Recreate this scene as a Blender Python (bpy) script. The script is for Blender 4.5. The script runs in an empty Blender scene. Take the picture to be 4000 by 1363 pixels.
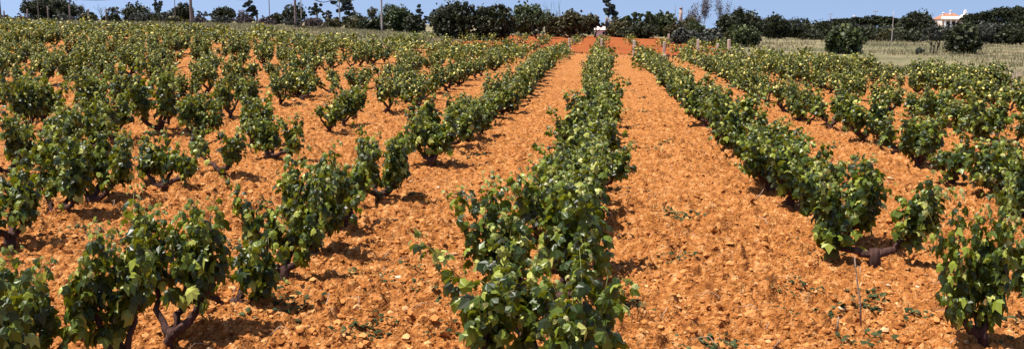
import bpy, math, random
import numpy as np
from mathutils import Vector, Matrix
C = bpy.context.scene.collection
D = bpy.data
PI = math.pi
W, H, F = 4000.0, 1363.0, 3600.0
CAMZ, PITCH, YAW = 2.1, math.radians(8.95), math.radians(5.78)

# ------------------------------------------------------------------ terrain
UT = np.array([-1.4, -.69, -.38, -.15, 0., .18, .44, 1.4])
YT = np.array([-30., 3., 12., 30., 50., 65., 100., 150., 220., 6000.])
ZT = np.array([[0, 0, 0, 0, 0, 0, 0, 0],
               [0, 0, 0, 0, 0, 0, 0, 0],
               [.3, .2, .12, .0, 0, 0, 0, 0],
               [1.0, .80, .48, .08, 0, 0, 0, 0],
               [2.2, 1.92, 1.36, .38, .12, .02, 0, 0],
               [2.6, 2.3, 1.72, .55, .32, .10, 0, 0],
               [3.2, 2.9, 2.45, 1.12, 1.08, .5, 0, 0],
               [4.2, 3.7, 3.1, 2.2, 1.75, .70, -.35, -.5],
               [5.5, 4.8, 4.2, 3.0, 2.6, 1.2, 0, 0],
               [6, 6, 5, 4, 3, 2, 1, 1.]])
def terrain(x, y):
    x = np.asarray(x, float); y = np.asarray(y, float)
    u = np.clip(x/np.maximum(y, 3.0), UT[0], UT[-1]-1e-6)
    yy = np.clip(y, YT[0], YT[-1]-1e-3)
    i = np.clip(np.searchsorted(YT, yy, side='right')-1, 0, len(YT)-2)
    j = np.clip(np.searchsorted(UT, u, side='right')-1, 0, len(UT)-2)
    a = (yy-YT[i])/(YT[i+1]-YT[i]); b = (u-UT[j])/(UT[j+1]-UT[j])
    return (ZT[i, j]*(1-a)+ZT[i+1, j]*a)*(1-b)+(ZT[i, j+1]*(1-a)+ZT[i+1, j+1]*a)*b

def h2(ix, iy, s):
    n = (ix.astype(np.int64)*374761393 + iy.astype(np.int64)*668265263 + s*974634777) & 0xffffffff
    n = ((n ^ (n >> 13))*1274126177) & 0xffffffff
    return ((n ^ (n >> 16)) & 0xffff)/65535.0
def vnoise(x, y, s=0):
    ix = np.floor(x); iy = np.floor(y); fx = x-ix; fy = y-iy
    fx = fx*fx*(3-2*fx); fy = fy*fy*(3-2*fy)
    ix = ix.astype(np.int64); iy = iy.astype(np.int64)
    return (h2(ix, iy, s)*(1-fx)+h2(ix+1, iy, s)*fx)*(1-fy)+(h2(ix, iy+1, s)*(1-fx)+h2(ix+1, iy+1, s)*fx)*fy
def cells(x, y, s=0):
    """clod bumps: distance to jittered cell points -> domes"""
    ix = np.floor(x).astype(np.int64); iy = np.floor(y).astype(np.int64)
    best = np.zeros_like(x)
    for dx in (-1, 0, 1):
        for dy in (-1, 0, 1):
            cx = ix+dx; cy = iy+dy
            px = cx+h2(cx, cy, s+1); py = cy+h2(cx, cy, s+2); r = .35+.5*h2(cx, cy, s+3)
            d = np.hypot(x-px, y-py)/r
            best = np.maximum(best, np.sqrt(np.clip(1-d*d, 0, 1))*r)
    return best
def bil(x, y, sd): return np.abs(2*vnoise(x, y, sd)-1)
def soil_h(x, y):
    wx = x+.10*vnoise(x*6, y*6, 31)+.03*vnoise(x*23, y*23, 33); wy = y+.10*vnoise(x*6, y*6, 32)+.03*vnoise(x*23, y*23, 34)
    fade = np.clip(1.3-y/60, .0, 1)
    rough = np.clip(.45+.9*vnoise(x*.9, y*.9, 5), .5, 1.3)
    z = (vnoise(x*1.6, y*1.6, 3)-.5)*.06+(vnoise(x*.5, y*.5, 4)-.5)*.08
    z += bil(wx*3.1, wy*3.6, 60)*.090*rough
    z += bil(wx*6.7, wy*7.6, 61)*.080*rough
    z += bil(wx*12.5, wy*15, 62)*.054*rough
    z += bil(wx*25, wy*29, 63)*.030
    z += cells(wx*8, wy*8, 20)*.05*np.clip(vnoise(x*1.7, y*1.7, 6)*4-2.3, 0, 1)
    z += (vnoise(x*55, y*55, 50)-.5)*.014
    return z*fade-.11*fade

# ------------------------------------------------------------------ camera maths
_f = Vector((-math.sin(YAW)*math.cos(PITCH), math.cos(YAW)*math.cos(PITCH), -math.sin(PITCH)))
_r = Vector((math.cos(YAW), math.sin(YAW), 0)); _u = _r.cross(_f)
def ray(px, py): return (_f + _r*((px-W/2)/F) + _u*((H/2-py)/F))
def ground_at(px, py):
    d = ray(px, py); t = 1.0
    for _ in range(4000):
        p = d*t; 
        if p.z+CAMZ <= float(terrain(p.x, p.y)): break
        t += .02+.001*t
    return (p.x, p.y)
def at_depth(px, dep):
    """point on the ground seen in column px at forward depth dep; returns x, y, z, pixels per metre"""
    s = dep
    for _ in range(6):
        d = ray(px, 115)
        q = d*(dep/ (d.x*_f.x+d.y*_f.y+d.z*_f.z))
    return q.x, q.y, float(terrain(q.x, q.y)), F/dep
def z_of(py, dep): return CAMZ + (115-py)/F*dep*1.0
def project(x, y, z):
    v = Vector((x, y, z-CAMZ)); w = v.dot(_f)
    if w <= .1: return None
    return W/2+F*v.dot(_r)/w, H/2-F*v.dot(_u)/w, w

# ------------------------------------------------------------------ materials
def newmat(name):
    m = D.materials.new(name); m.use_nodes = True; nt = m.node_tree; nt.nodes.clear()
    return m, nt, nt.nodes, nt.links
def ramp(n, stops):
    r = n.new('ShaderNodeValToRGB'); e = r.color_ramp.elements
    while len(e) < len(stops): e.new(.5)
    for i, (p, c) in enumerate(stops): e[i].position = p; e[i].color = (*c, 1)
    return r
def leafmat(name, stops, rough=.4, trans=.25, tcol=(.2, .32, .03), spec=.5, noise=0):
    m, nt, n, l = newmat(name)
    o = n.new('ShaderNodeOutputMaterial'); g = n.new('ShaderNodeNewGeometry'); r = ramp(n, stops)
    l.new(g.outputs['Random Per Island'], r.inputs[0])
    b = n.new('ShaderNodeBsdfPrincipled'); b.inputs['Roughness'].default_value = rough
    b.inputs['Specular IOR Level'].default_value = spec
    l.new(r.outputs[0], b.inputs['Base Color'])
    if trans > 0:
        t = n.new('ShaderNodeBsdfTranslucent'); mx = n.new('ShaderNodeMixShader'); mx.inputs[0].default_value = trans
        mc = n.new('ShaderNodeMixRGB'); mc.blend_type = 'MULTIPLY'; mc.inputs[0].default_value = 0
        cm = n.new('ShaderNodeMixRGB'); cm.inputs[0].default_value = .5; cm.inputs[2].default_value = (*tcol, 1)
        l.new(r.outputs[0], cm.inputs[1]); l.new(cm.outputs[0], t.inputs[0])
        l.new(b.outputs[0], mx.inputs[1]); l.new(t.outputs[0], mx.inputs[2]); l.new(mx.outputs[0], o.inputs[0])
    else: l.new(b.outputs[0], o.inputs[0])
    return m
def noisemat(name, stops, scale=8, detail=6, rough=.9, bump=.3, bscale=30, bdist=.02, stops2=None, scale2=.3, fac2=.5, spec=.2, stretch=None):
    m, nt, n, l = newmat(name)
    o = n.new('ShaderNodeOutputMaterial'); b = n.new('ShaderNodeBsdfPrincipled')
    b.inputs['Roughness'].default_value = rough; b.inputs['Specular IOR Level'].default_value = spec
    tc = n.new('ShaderNodeTexCoord'); src = tc.outputs['Object']
    if stretch:
        mp = n.new('ShaderNodeMapping'); mp.inputs['Scale'].default_value = stretch; l.new(src, mp.inputs[0]); src = mp.outputs[0]
    ns = n.new('ShaderNodeTexNoise'); ns.inputs['Scale'].default_value = scale; ns.inputs['Detail'].default_value = detail
    ns.inputs['Roughness'].default_value = .65
    l.new(src, ns.inputs[0]); r = ramp(n, stops); l.new(ns.outputs[0], r.inputs[0]); col = r.outputs[0]
    if stops2:
        n2 = n.new('ShaderNodeTexNoise'); n2.inputs['Scale'].default_value = scale2; n2.inputs['Detail'].default_value = 4
        l.new(src, n2.inputs[0]); r2 = ramp(n, stops2); l.new(n2.outputs[0], r2.inputs[0])
        mx = n.new('ShaderNodeMixRGB'); mx.inputs[0].default_value = fac2; l.new(col, mx.inputs[1]); l.new(r2.outputs[0], mx.inputs[2]); col = mx.outputs[0]
    l.new(col, b.inputs['Base Color'])
    nb = n.new('ShaderNodeTexNoise'); nb.inputs['Scale'].default_value = bscale; nb.inputs['Detail'].default_value = 5
    l.new(src, nb.inputs[0]); bp = n.new('ShaderNodeBump'); bp.inputs['Strength'].default_value = bump; bp.inputs['Distance'].default_value = bdist
    l.new(nb.outputs[0], bp.inputs['Height']); l.new(bp.outputs[0], b.inputs['Normal']); l.new(b.outputs[0], o.inputs[0])
    return m
M = {}
M['soil'] = noisemat('soil', [(.37, (0.085, 0.027, 0.008)), (.45, (0.29, 0.100, 0.023)), (.53, (0.41, 0.162, 0.044)), (.67, (0.66, 0.36, 0.15))], 13, 10, .95, 1.0, 45, .05,  # noise ramp paints crumb and crevice shadows as dark specks, highlights as tan
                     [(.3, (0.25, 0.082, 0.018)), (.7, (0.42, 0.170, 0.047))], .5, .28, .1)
M['redsoil'] = noisemat('red_soil', [(.3, (0.177, 0.042, 0.010)), (.55, (0.245, 0.065, 0.015)), (.8, (0.326, 0.109, 0.034))], 1.2, 8, .95, .6, 8, .05,
                     [(.3, (0.184, 0.044, 0.011)), (.7, (0.272, 0.082, 0.020))], .15, .5, .1)
M['clod'] = leafmat('clod', [(0, (.20, .066, .016)), (.6, (.38, .148, .040)), (.95, (.48, .22, .072)), (1, (.56, .32, .14))], .95, 0, spec=.1)
M['stone'] = leafmat('stone', [(0, (.42, .22, .09)), (.6, (0.496, 0.304, 0.160)), (1, (0.624, 0.496, 0.336))], .8, 0, spec=.3)
M['meadow'] = noisemat('meadow', [(.28, (0.086, 0.079, 0.040)), (.48, (0.165, 0.139, 0.079)), (.7, (0.264, 0.224, 0.132))], 1.5, 9, .95, .8, 12, .1,
                     [(.40, (0.060, 0.070, 0.030)), (.60, (0.26, 0.205, 0.115))], .14, .6, .1, stretch=(0.330, 1.056, 0.660))
M['grass'] = leafmat('dry_grass', [(0, (0.106, 0.106, 0.046)), (.4, (0.198, 0.178, 0.092)), (.8, (0.330, 0.277, 0.165)), (1, (0.409, 0.343, 0.238))], .7, .25, (0.330, 0.297, 0.132), .2)
M['palegrass'] = leafmat('straw', [(0, (0.375, 0.285, 0.150)), (1, (0.562, 0.465, 0.338))], .7, .25, (0.450, 0.375, 0.225), .2)
M['leaf'] = leafmat('vine_leaf', [(0, (.010, .020, .003)), (.50, (.024, .046, .004)), (.76, (.095, .135, .012)), (.91, (.23, .27, .03)), (1, (.50, .49, .13))], .40, .30, (.42, .40, .012), .36)  # ramp ends paint shaded inner foliage dark and sun glints cream, leaf by leaf
M['leaf2'] = leafmat('vine_leaf_far', [(0, (.014, .024, .003)), (.54, (.026, .046, .005)), (.76, (.095, .120, .013)), (.87, (.34, .32, .045)), (1, (.72, .62, .20))], .44, .2, (.42, .40, .012), .3)  # far leaves: glints and deep foliage shade painted into the random leaf tones
M['young'] = leafmat('young_leaf', [(0, (0.120, 0.168, 0.028)), (.6, (0.264, 0.296, 0.064)), (1, (0.496, 0.456, 0.208))], .45, .4, (0.400, 0.440, 0.064), .4)
M['weed'] = leafmat('weed', [(0, (.018, .028, .010)), (.6, (.042, .055, .020)), (1, (.09, .10, .04))], .8, .1, (.1, .14, .02), .1)
M['cane'] = noisemat('cane', [(.3, (.10, .14, .03)), (.7, (.22, .16, .06))], 12, 3, .6, .1)
M['bark'] = noisemat('vine_bark', [(.3, (0.024, 0.011, 0.009)), (.55, (0.068, 0.034, 0.027)), (.8, (0.144, 0.080, 0.068))], 22, 8, .95, 1.0, 60, .02, stretch=(0.800, 0.800, 0.200))
M['tbark'] = noisemat('tree_bark', [(.3, (.03, .022, .016)), (.7, (.09, .07, .055))], 5, 6, .95, .6, 20, .03)
M['palebark'] = noisemat('pale_bark', [(.3, (.18, .14, .13)), (.7, (.34, .29, .28))], 5, 6, .9, .4, 20, .03)
M['pole'] = noisemat('pole_wood', [(.3, (0.120, 0.084, 0.076)), (.7, (0.240, 0.176, 0.160))], 6, 6, .85, .4, 25, .01, stretch=(2.400, 2.400, 0.240))
M['concrete'] = noisemat('concrete', [(.3, (.26, .22, .21)), (.7, (.40, .35, .33))], 4, 5, .85, .2)
M['post'] = noisemat('post_stone', [(.3, (.38, .30, .23)), (.7, (.62, .52, .42))], 5, 5, .9, .2)
M['wire'] = noisemat('wire', [(.3, (.02, .02, .035)), (.7, (.04, .035, .05))], 5, 2, .5, 0)
M['white'] = noisemat('limewash', [(.3, (.76, .73, .72)), (.7, (.86, .84, .83))], 1.2, 5, .9, .15)
M['pink'] = noisemat('pale_stucco', [(.3, (.70, .52, .44)), (.7, (.80, .66, .58))], 1.2, 5, .9, .15)
M['tile'] = noisemat('roof_tile', [(.3, (0.272, 0.104, 0.056)), (.7, (0.416, 0.200, 0.120))], 2.5, 6, .9, .5, 9, .05)
M['glassdark'] = noisemat('dark_opening', [(.3, (.02, .02, .025)), (.7, (.04, .035, .04))], 2, 2, .3, 0)
M['brick'] = noisemat('brick', [(.3, (0.266, 0.168, 0.147)), (.7, (0.392, 0.294, 0.266))], 6, 6, .9, .4, 14, .03)
M['twig'] = noisemat('dead_twig', [(.3, (.16, .09, .06)), (.7, (.45, .34, .24))], 20, 3, .8, .1)
CR = {
 'dark':  leafmat('crown_dark', [(0, (0.0096, 0.0118, 0.0044)), (.5, (0.0200, 0.0244, 0.0074)), (.9, (0.0407, 0.0444, 0.0133)), (1, (0.0666, 0.0629, 0.0222))], .6, .08, (.06, .09, .02), .3),
 'green': leafmat('crown_green', [(0, (0.0148, 0.0222, 0.0059)), (.5, (0.0326, 0.0459, 0.0104)), (.9, (0.0629, 0.0777, 0.0178)), (1, (0.1258, 0.1258, 0.0370))], .55, .12, (.1, .15, .02), .4),
 'olive': leafmat('crown_olive', [(0, (0.0222, 0.0207, 0.0074)), (.5, (0.0459, 0.0407, 0.0133)), (.9, (0.0814, 0.0703, 0.0222)), (1, (0.1184, 0.1036, 0.0370))], .65, .1, (.12, .12, .02), .3),
 'grey':  leafmat('crown_grey', [(0, (0.0222, 0.0252, 0.0192)), (.5, (0.0407, 0.0444, 0.0326)), (.9, (0.0740, 0.0740, 0.0592)), (1, (0.1110, 0.1110, 0.0888))], .65, .08, (.08, .09, .05), .3),
 'euc':   leafmat('crown_gum', [(0, (0.0148, 0.0200, 0.0178)), (.5, (0.0266, 0.0348, 0.0281)), (.9, (0.0481, 0.0592, 0.0444)), (1, (0.0740, 0.0814, 0.0666))], .5, .1, (.08, .1, .05), .4),
 'mauve': leafmat('crown_mauve', [(0, (0.0444, 0.0333, 0.0333)), (.5, (0.0740, 0.0555, 0.0555)), (1, (0.1258, 0.0962, 0.0962))], .7, .1, (.12, .08, .07), .2),
 'pine':  leafmat('crown_pine', [(0, (0.0067, 0.0096, 0.0037)), (.5, (0.0148, 0.0200, 0.0059)), (.9, (0.0311, 0.0370, 0.0104)), (1, (0.0518, 0.0518, 0.0163))], .7, .04, (.05, .08, .02), .2),
}

# ------------------------------------------------------------------ mesh helpers
class MB:
    def __init__(s): s.v = []; s.f = []; s.m = []; s.n = 0; s.sm = []
    def add(s, v, f, mi=0, smooth=False):
        v = np.asarray(v, float).reshape(-1, 3); s.v.append(v)
        for q in f: s.f.append([i+s.n for i in q]); s.m.append(mi); s.sm.append(smooth)
        s.n += len(v)
    def addmany(s, V, tmpl, mi=0, smooth=False):
        """V: (n, k, 3) instances of a template with faces tmpl; mi int or (n,) array"""
        n, k, _ = V.shape
        if n == 0: return
        base = s.n+np.arange(n)*k
        mis = np.broadcast_to(np.asarray(mi), (n,))
        s.v.append(V.reshape(-1, 3)); s.n += n*k
        for q in tmpl:
            s.f.extend((base[:, None]+np.asarray(q)[None, :]).tolist()); s.m.extend(mis.tolist()); s.sm.extend([smooth]*n)
    def tube(s, pts, rad, sides=6, mi=0, smooth=True, rough=0, rng=None):
        pts = np.asarray(pts, float); n = len(pts)
        if np.isscalar(rad): rad = [rad]*n
        t = np.gradient(pts, axis=0); t /= np.linalg.norm(t, axis=1)[:, None]+1e-9
        ref = np.array([.31, .83, .46]); a = np.cross(t, ref); a /= np.linalg.norm(a, axis=1)[:, None]+1e-9
        b = np.cross(t, a); an = np.arange(sides)*2*PI/sides
        ring = np.cos(an)[None, :, None]*a[:, None, :]+np.sin(an)[None, :, None]*b[:, None, :]
        R = np.asarray(rad, float)[:, None]*np.ones(sides)[None, :]
        if rough and rng is not None: R = R*(1+rough*(rng.random(R.shape)-.5))
        v = (pts[:, None, :]+ring*R[:, :, None]).reshape(-1, 3)
        f = []
        for i in range(n-1):
            for j in range(sides):
                k = (j+1) % sides; f.append([i*sides+j, i*sides+k, (i+1)*sides+k, (i+1)*sides+j])
        f.append(list(range(sides))[::-1]); f.append([(n-1)*sides+j for j in range(sides)])
        s.add(v, f, mi, smooth)
    def box(s, x0, x1, y0, y1, z0, z1, mi=0):
        v = [(x, y, z) for z in (z0, z1) for y in (y0, y1) for x in (x0, x1)]
        s.add(v, [(0, 2, 3, 1), (4, 5, 7, 6), (0, 1, 5, 4), (2, 6, 7, 3), (0, 4, 6, 2), (1, 3, 7, 5)], mi)
    def mesh(s, name, mats):
        me = D.meshes.new(name)
        v = np.concatenate(s.v) if s.v else np.zeros((0, 3))
        nf = len(s.f); cnt = np.fromiter((len(q) for q in s.f), int, nf); tot = int(cnt.sum())
        me.vertices.add(len(v)); me.vertices.foreach_set('co', v.astype(np.float32).ravel())
        me.loops.add(tot); me.polygons.add(nf)
        me.loops.foreach_set('vertex_index', np.fromiter((i for q in s.f for i in q), np.int32, tot))
        st = np.concatenate([[0], np.cumsum(cnt)[:-1]]) if nf else np.zeros(0)
        me.polygons.foreach_set('loop_start', st.astype(np.int32))
        me.polygons.foreach_set('material_index', np.asarray(s.m, np.int32))
        me.polygons.foreach_set('use_smooth', np.asarray(s.sm, bool))
        for m in (mats if isinstance(mats, (list, tuple)) else [mats]): me.materials.append(m)
        me.update(calc_edges=True); me.validate()
        return me
def link(name, me, parent=None):
    o = D.objects.new(name, me); C.objects.link(o)
    if parent: o.parent = parent
    return o
def build(mb, name, mats, parent=None): return link(name, mb.mesh(name, mats), parent)
def tag(o, label=None, cat=None, group=None, kind=None):
    if label: o['label'] = label
    if cat: o['category'] = cat
    if group: o['group'] = group
    if kind: o['kind'] = kind
    return o
def empty(name, loc, rz=0):
    o = D.objects.new(name, None); C.objects.link(o); o.location = loc; o.rotation_euler = (0, 0, rz); o.empty_display_size = .1
    return o
def unit(a): return a/(np.linalg.norm(a, axis=-1, keepdims=True)+1e-9)
def frames(tip, nor):
    y = unit(tip); z = unit(nor-(nor*y).sum(-1, keepdims=True)*y); x = np.cross(y, z)
    return np.stack([x, y, z], -2)          # rows x,y,z
# grape leaf: five lobes, folded along the midrib, drooping tip
LV = np.array([[0, 0, 0], [.22, -.12, -.03], [.52, .06, -.10], [.43, .30, -.03], [.50, .56, -.10], [.29, .62, -.02], [0, 1.0, -.20],
               [-.29, .62, -.02], [-.50, .56, -.10], [-.43, .30, -.03], [-.52, .06, -.10], [-.22, -.12, -.03], [0, .38, .07]])
LV[:, 2] *= 1.9
LF = [(12, i, i+1) for i in range(0, 11)]+[(12, 11, 0)]
LV2 = np.array([[0, 0, 0], [.5, .18, -.08], [.34, .66, -.06], [0, 1, -.16], [-.34, .66, -.06], [-.5, .18, -.08], [0, .4, .06]])
LV2[:, 2] *= 1.7
LF2 = [(6, i, i+1) for i in range(0, 5)]+[(6, 5, 0)]
def leaves(mb, P, tip, nor, size, mi, hi=True):
    T, FF = (LV, LF) if hi else (LV2, LF2)
    R = frames(tip, nor)
    V = P[:, None, :]+np.einsum('kj,nji->nki', T, R)*size[:, None, None]
    mb.addmany(V, FF, mi)

# ------------------------------------------------------------------ ground: one fan-shaped sheet, split by what covers it
ROW0, PITCHX, NEAR_END = -.24, 2.56, 66.0
def right_edge(y): return 13.4+.5*np.sin(y*.21)+np.clip(y-50, 0, 30)*-.05
ys = [-4.0]
while ys[-1] < 3.2: ys.append(ys[-1]+.25)
while ys[-1] < 30: ys.append(ys[-1]+max(.015, .0033*ys[-1]))
while ys[-1] < 130: ys.append(ys[-1]*1.009)
while ys[-1] < 5000: ys.append(ys[-1]*1.12)
ys = np.array(ys); NU = 860
us = np.concatenate([np.linspace(-1.5, -.86, 24)[:-1], np.linspace(-.86, .56, NU), np.linspace(.56, 1.5, 24)[1:]])
Yg, Ug = np.meshgrid(ys, us, indexing='ij')
Xg = Ug*np.maximum(Yg, 1.2)+np.where(Yg < 6, 0, 0)
Xg = np.where(Yg < 3.2, Ug*(3.2+(.5*(3.2-Yg))), Xg)
sx = soil_h(Xg, Yg)
Zt = terrain(Xg, Yg)
wob = (vnoise(Xg*.35, Yg*.35, 71)-.5)*3+(vnoise(Xg*1.7, Yg*1.7, 72)-.5)*1.4
region = np.zeros(Xg.shape, int)                   # 0 soil 1 meadow 2 red soil
region[(Yg+wob > NEAR_END)] = 2
region[(Xg+wob*.4 > right_edge(Yg))] = 1
region[(Yg+wob > 60) & (Xg+wob < -13.5)] = 1
region[(Yg+wob*2 > 112)] = 1
region[(Yg > NEAR_END) & (Xg+wob > 9.0+.04*(Yg-66))] = 1
mh = (vnoise(Xg*1.2, Yg*1.2, 81)-.5)*.22+(vnoise(Xg*.25, Yg*.25, 82)-.5)*.35
mh = np.where(Yg > 300, 0, mh)
rh = (vnoise(Xg*1.5, Yg*1.5, 83)-.5)*.12+(vnoise(Xg*.5, Yg*.5, 84)-.5)*.15
Zg = Zt+np.where(region == 0, sx, np.where(region == 1, mh*np.clip((Xg-right_edge(Yg))*.4+.2, .2, 1)*(Xg > 0)+mh*.5*(Xg <= 0), rh))
nr, nc = Xg.shape
co = np.stack([Xg, Yg, Zg], -1).reshape(-1, 3)
I = np.arange(nr*nc).reshape(nr, nc)
quads = np.stack([I[:-1, :-1], I[:-1, 1:], I[1:, 1:], I[1:, :-1]], -1).reshape(-1, 4)
qr = region[:-1, :-1].reshape(-1)
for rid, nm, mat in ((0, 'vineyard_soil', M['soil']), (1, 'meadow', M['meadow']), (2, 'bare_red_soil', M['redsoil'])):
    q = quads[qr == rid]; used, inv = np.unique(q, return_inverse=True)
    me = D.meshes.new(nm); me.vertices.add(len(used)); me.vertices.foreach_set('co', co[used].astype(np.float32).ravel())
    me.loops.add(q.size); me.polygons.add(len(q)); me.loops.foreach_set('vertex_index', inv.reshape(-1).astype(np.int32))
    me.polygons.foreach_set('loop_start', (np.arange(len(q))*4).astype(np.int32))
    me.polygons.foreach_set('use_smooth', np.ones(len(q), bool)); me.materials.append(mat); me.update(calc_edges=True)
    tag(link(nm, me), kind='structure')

# ------------------------------------------------------------------ loose clods, stones, weeds, twigs on the soil
def ico():
    t = (1+5**.5)/2
    v = np.array([(-1, t, 0), (1, t, 0), (-1, -t, 0), (1, -t, 0), (0, -1, t), (0, 1, t), (0, -1, -t), (0, 1, -t), (t, 0, -1), (t, 0, 1), (-t, 0, -1), (-t, 0, 1)])/1.9
    f = [(0, 11, 5), (0, 5, 1), (0, 1, 7), (0, 7, 10), (0, 10, 11), (1, 5, 9), (5, 11, 4), (11, 10, 2), (10, 7, 6), (7, 1, 8), (3, 9, 4), (3, 4, 2), (3, 2, 6), (3, 6, 8), (3, 8, 9), (4, 9, 5), (2, 4, 11), (6, 2, 10), (8, 6, 7), (9, 8, 1)]
    return v, f
IV, IF = ico()
def scatter_soil(rng, n, y0, y1, power=1.0):
    y = y0*(y1/y0)**(rng.random(n)**power); x = rng.uniform(-.80, .52, n)*y
    k = x < right_edge(y)-.6
    return x[k], y[k]
rng = np.random.default_rng(11)
x, y = scatter_soil(rng, 52000, 4.6, 38)
r = rng.gamma(1.2, .0065, len(x))+.004; r = np.clip(r, .004, .030)*(1+.010*y)
V = IV[None]*(1+.95*(rng.random((len(x), 12, 1))-.5))*r[:, None, None]*np.stack([rng.uniform(.8, 1.3, len(x)), rng.uniform(.8, 1.3, len(x)), rng.uniform(.5, .9, len(x))], -1)[:, None, :]
V = V+np.stack([x, y, terrain(x, y)+soil_h(x, y)+r*.05], -1)[:, None, :]
mb = MB(); mb.addmany(V, IF, 0); tag(build(mb, 'soil_clods', M['clod']), 'orange clods of ploughed earth between the rows', 'soil clods', kind='stuff')
x, y = scatter_soil(rng, 650, 4.8, 40)
r = rng.gamma(2, .006, len(x)).clip(.005, .035)*(1+.01*y)
V = IV[None]*(1+.4*(rng.random((len(x), 12, 1))-.5))*r[:, None, None]*np.array([1.1, 1, .6])+np.stack([x, y, terrain(x, y)+soil_h(x, y)+r*.4], -1)[:, None, :]
mb = MB(); mb.addmany(V, IF, 0); tag(build(mb, 'pale_stones', M['stone']), 'small pale stones scattered over the orange soil', 'stones', kind='stuff')
# weeds
mb = MB()
spots = [ground_at(*p) for p in [(1100, 1215), (1150, 1180), (1450, 1290), (1480, 1250), (1690, 1125), (1720, 1290), (1760, 1180), (2420, 1190), (2480, 1190), (3080, 1130), (3210, 1165), (3240, 1230), (3370, 1190), (3400, 1150), (3090, 1240), (3540, 960), (3660, 870), (3780, 880), (1420, 1060), (1670, 1070), (1040, 1250), (3330, 1355), (3800, 1280), (1380, 1310), (2640, 1000), (2600, 830), (3450, 700), (3700, 980), (3950, 900), (500, 860), (560, 830)]]
xx, yy = scatter_soil(rng, 100, 6, 42); spots += list(zip(xx, yy))
for i, (x, y) in enumerate(spots):
    n = int(rng.integers(14, 34)); a = rng.uniform(0, 2*PI, n); rr = rng.random(n)**.6*rng.uniform(.06, .17)
    P = np.stack([x+np.cos(a)*rr*1.5, y+np.sin(a)*rr, np.zeros(n)], -1); P[:, 2] = terrain(P[:, 0], P[:, 1])+soil_h(P[:, 0], P[:, 1])+rng.uniform(.01, .05, n)
    tip = np.stack([np.cos(a), np.sin(a), rng.uniform(-.1, .7, n)], -1); nor = np.stack([rng.normal(0, .4, n), rng.normal(0, .4, n), np.ones(n)], -1)
    leaves(mb, P, tip, nor, rng.uniform(.02, .05, n)*(1+y*.01), 0, False)
tag(build(mb, 'weeds', M['weed']), 'small green weeds creeping on the orange soil', 'weeds', kind='stuff')
mb = MB()
x, y = scatter_soil(rng, 170, 5, 20)
for a, b in zip(x, y):
    t = rng.uniform(0, PI); L = rng.uniform(.08, .28); z = float(terrain(a, b)+soil_h(np.array([a]), np.array([b]))[0])
    p = np.array([[a, b, z], [a+math.cos(t)*L*.5, b+math.sin(t)*L*.5, z+.04+rng.uniform(0, .03)], [a+math.cos(t+.3)*L, b+math.sin(t+.3)*L, z+.03]])
    mb.tube(p, [.004, .0035, .002], 4)
tag(build(mb, 'pruned_twigs', M['twig']), 'thin pruned twigs lying about on the soil', 'twigs', kind='stuff')

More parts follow.
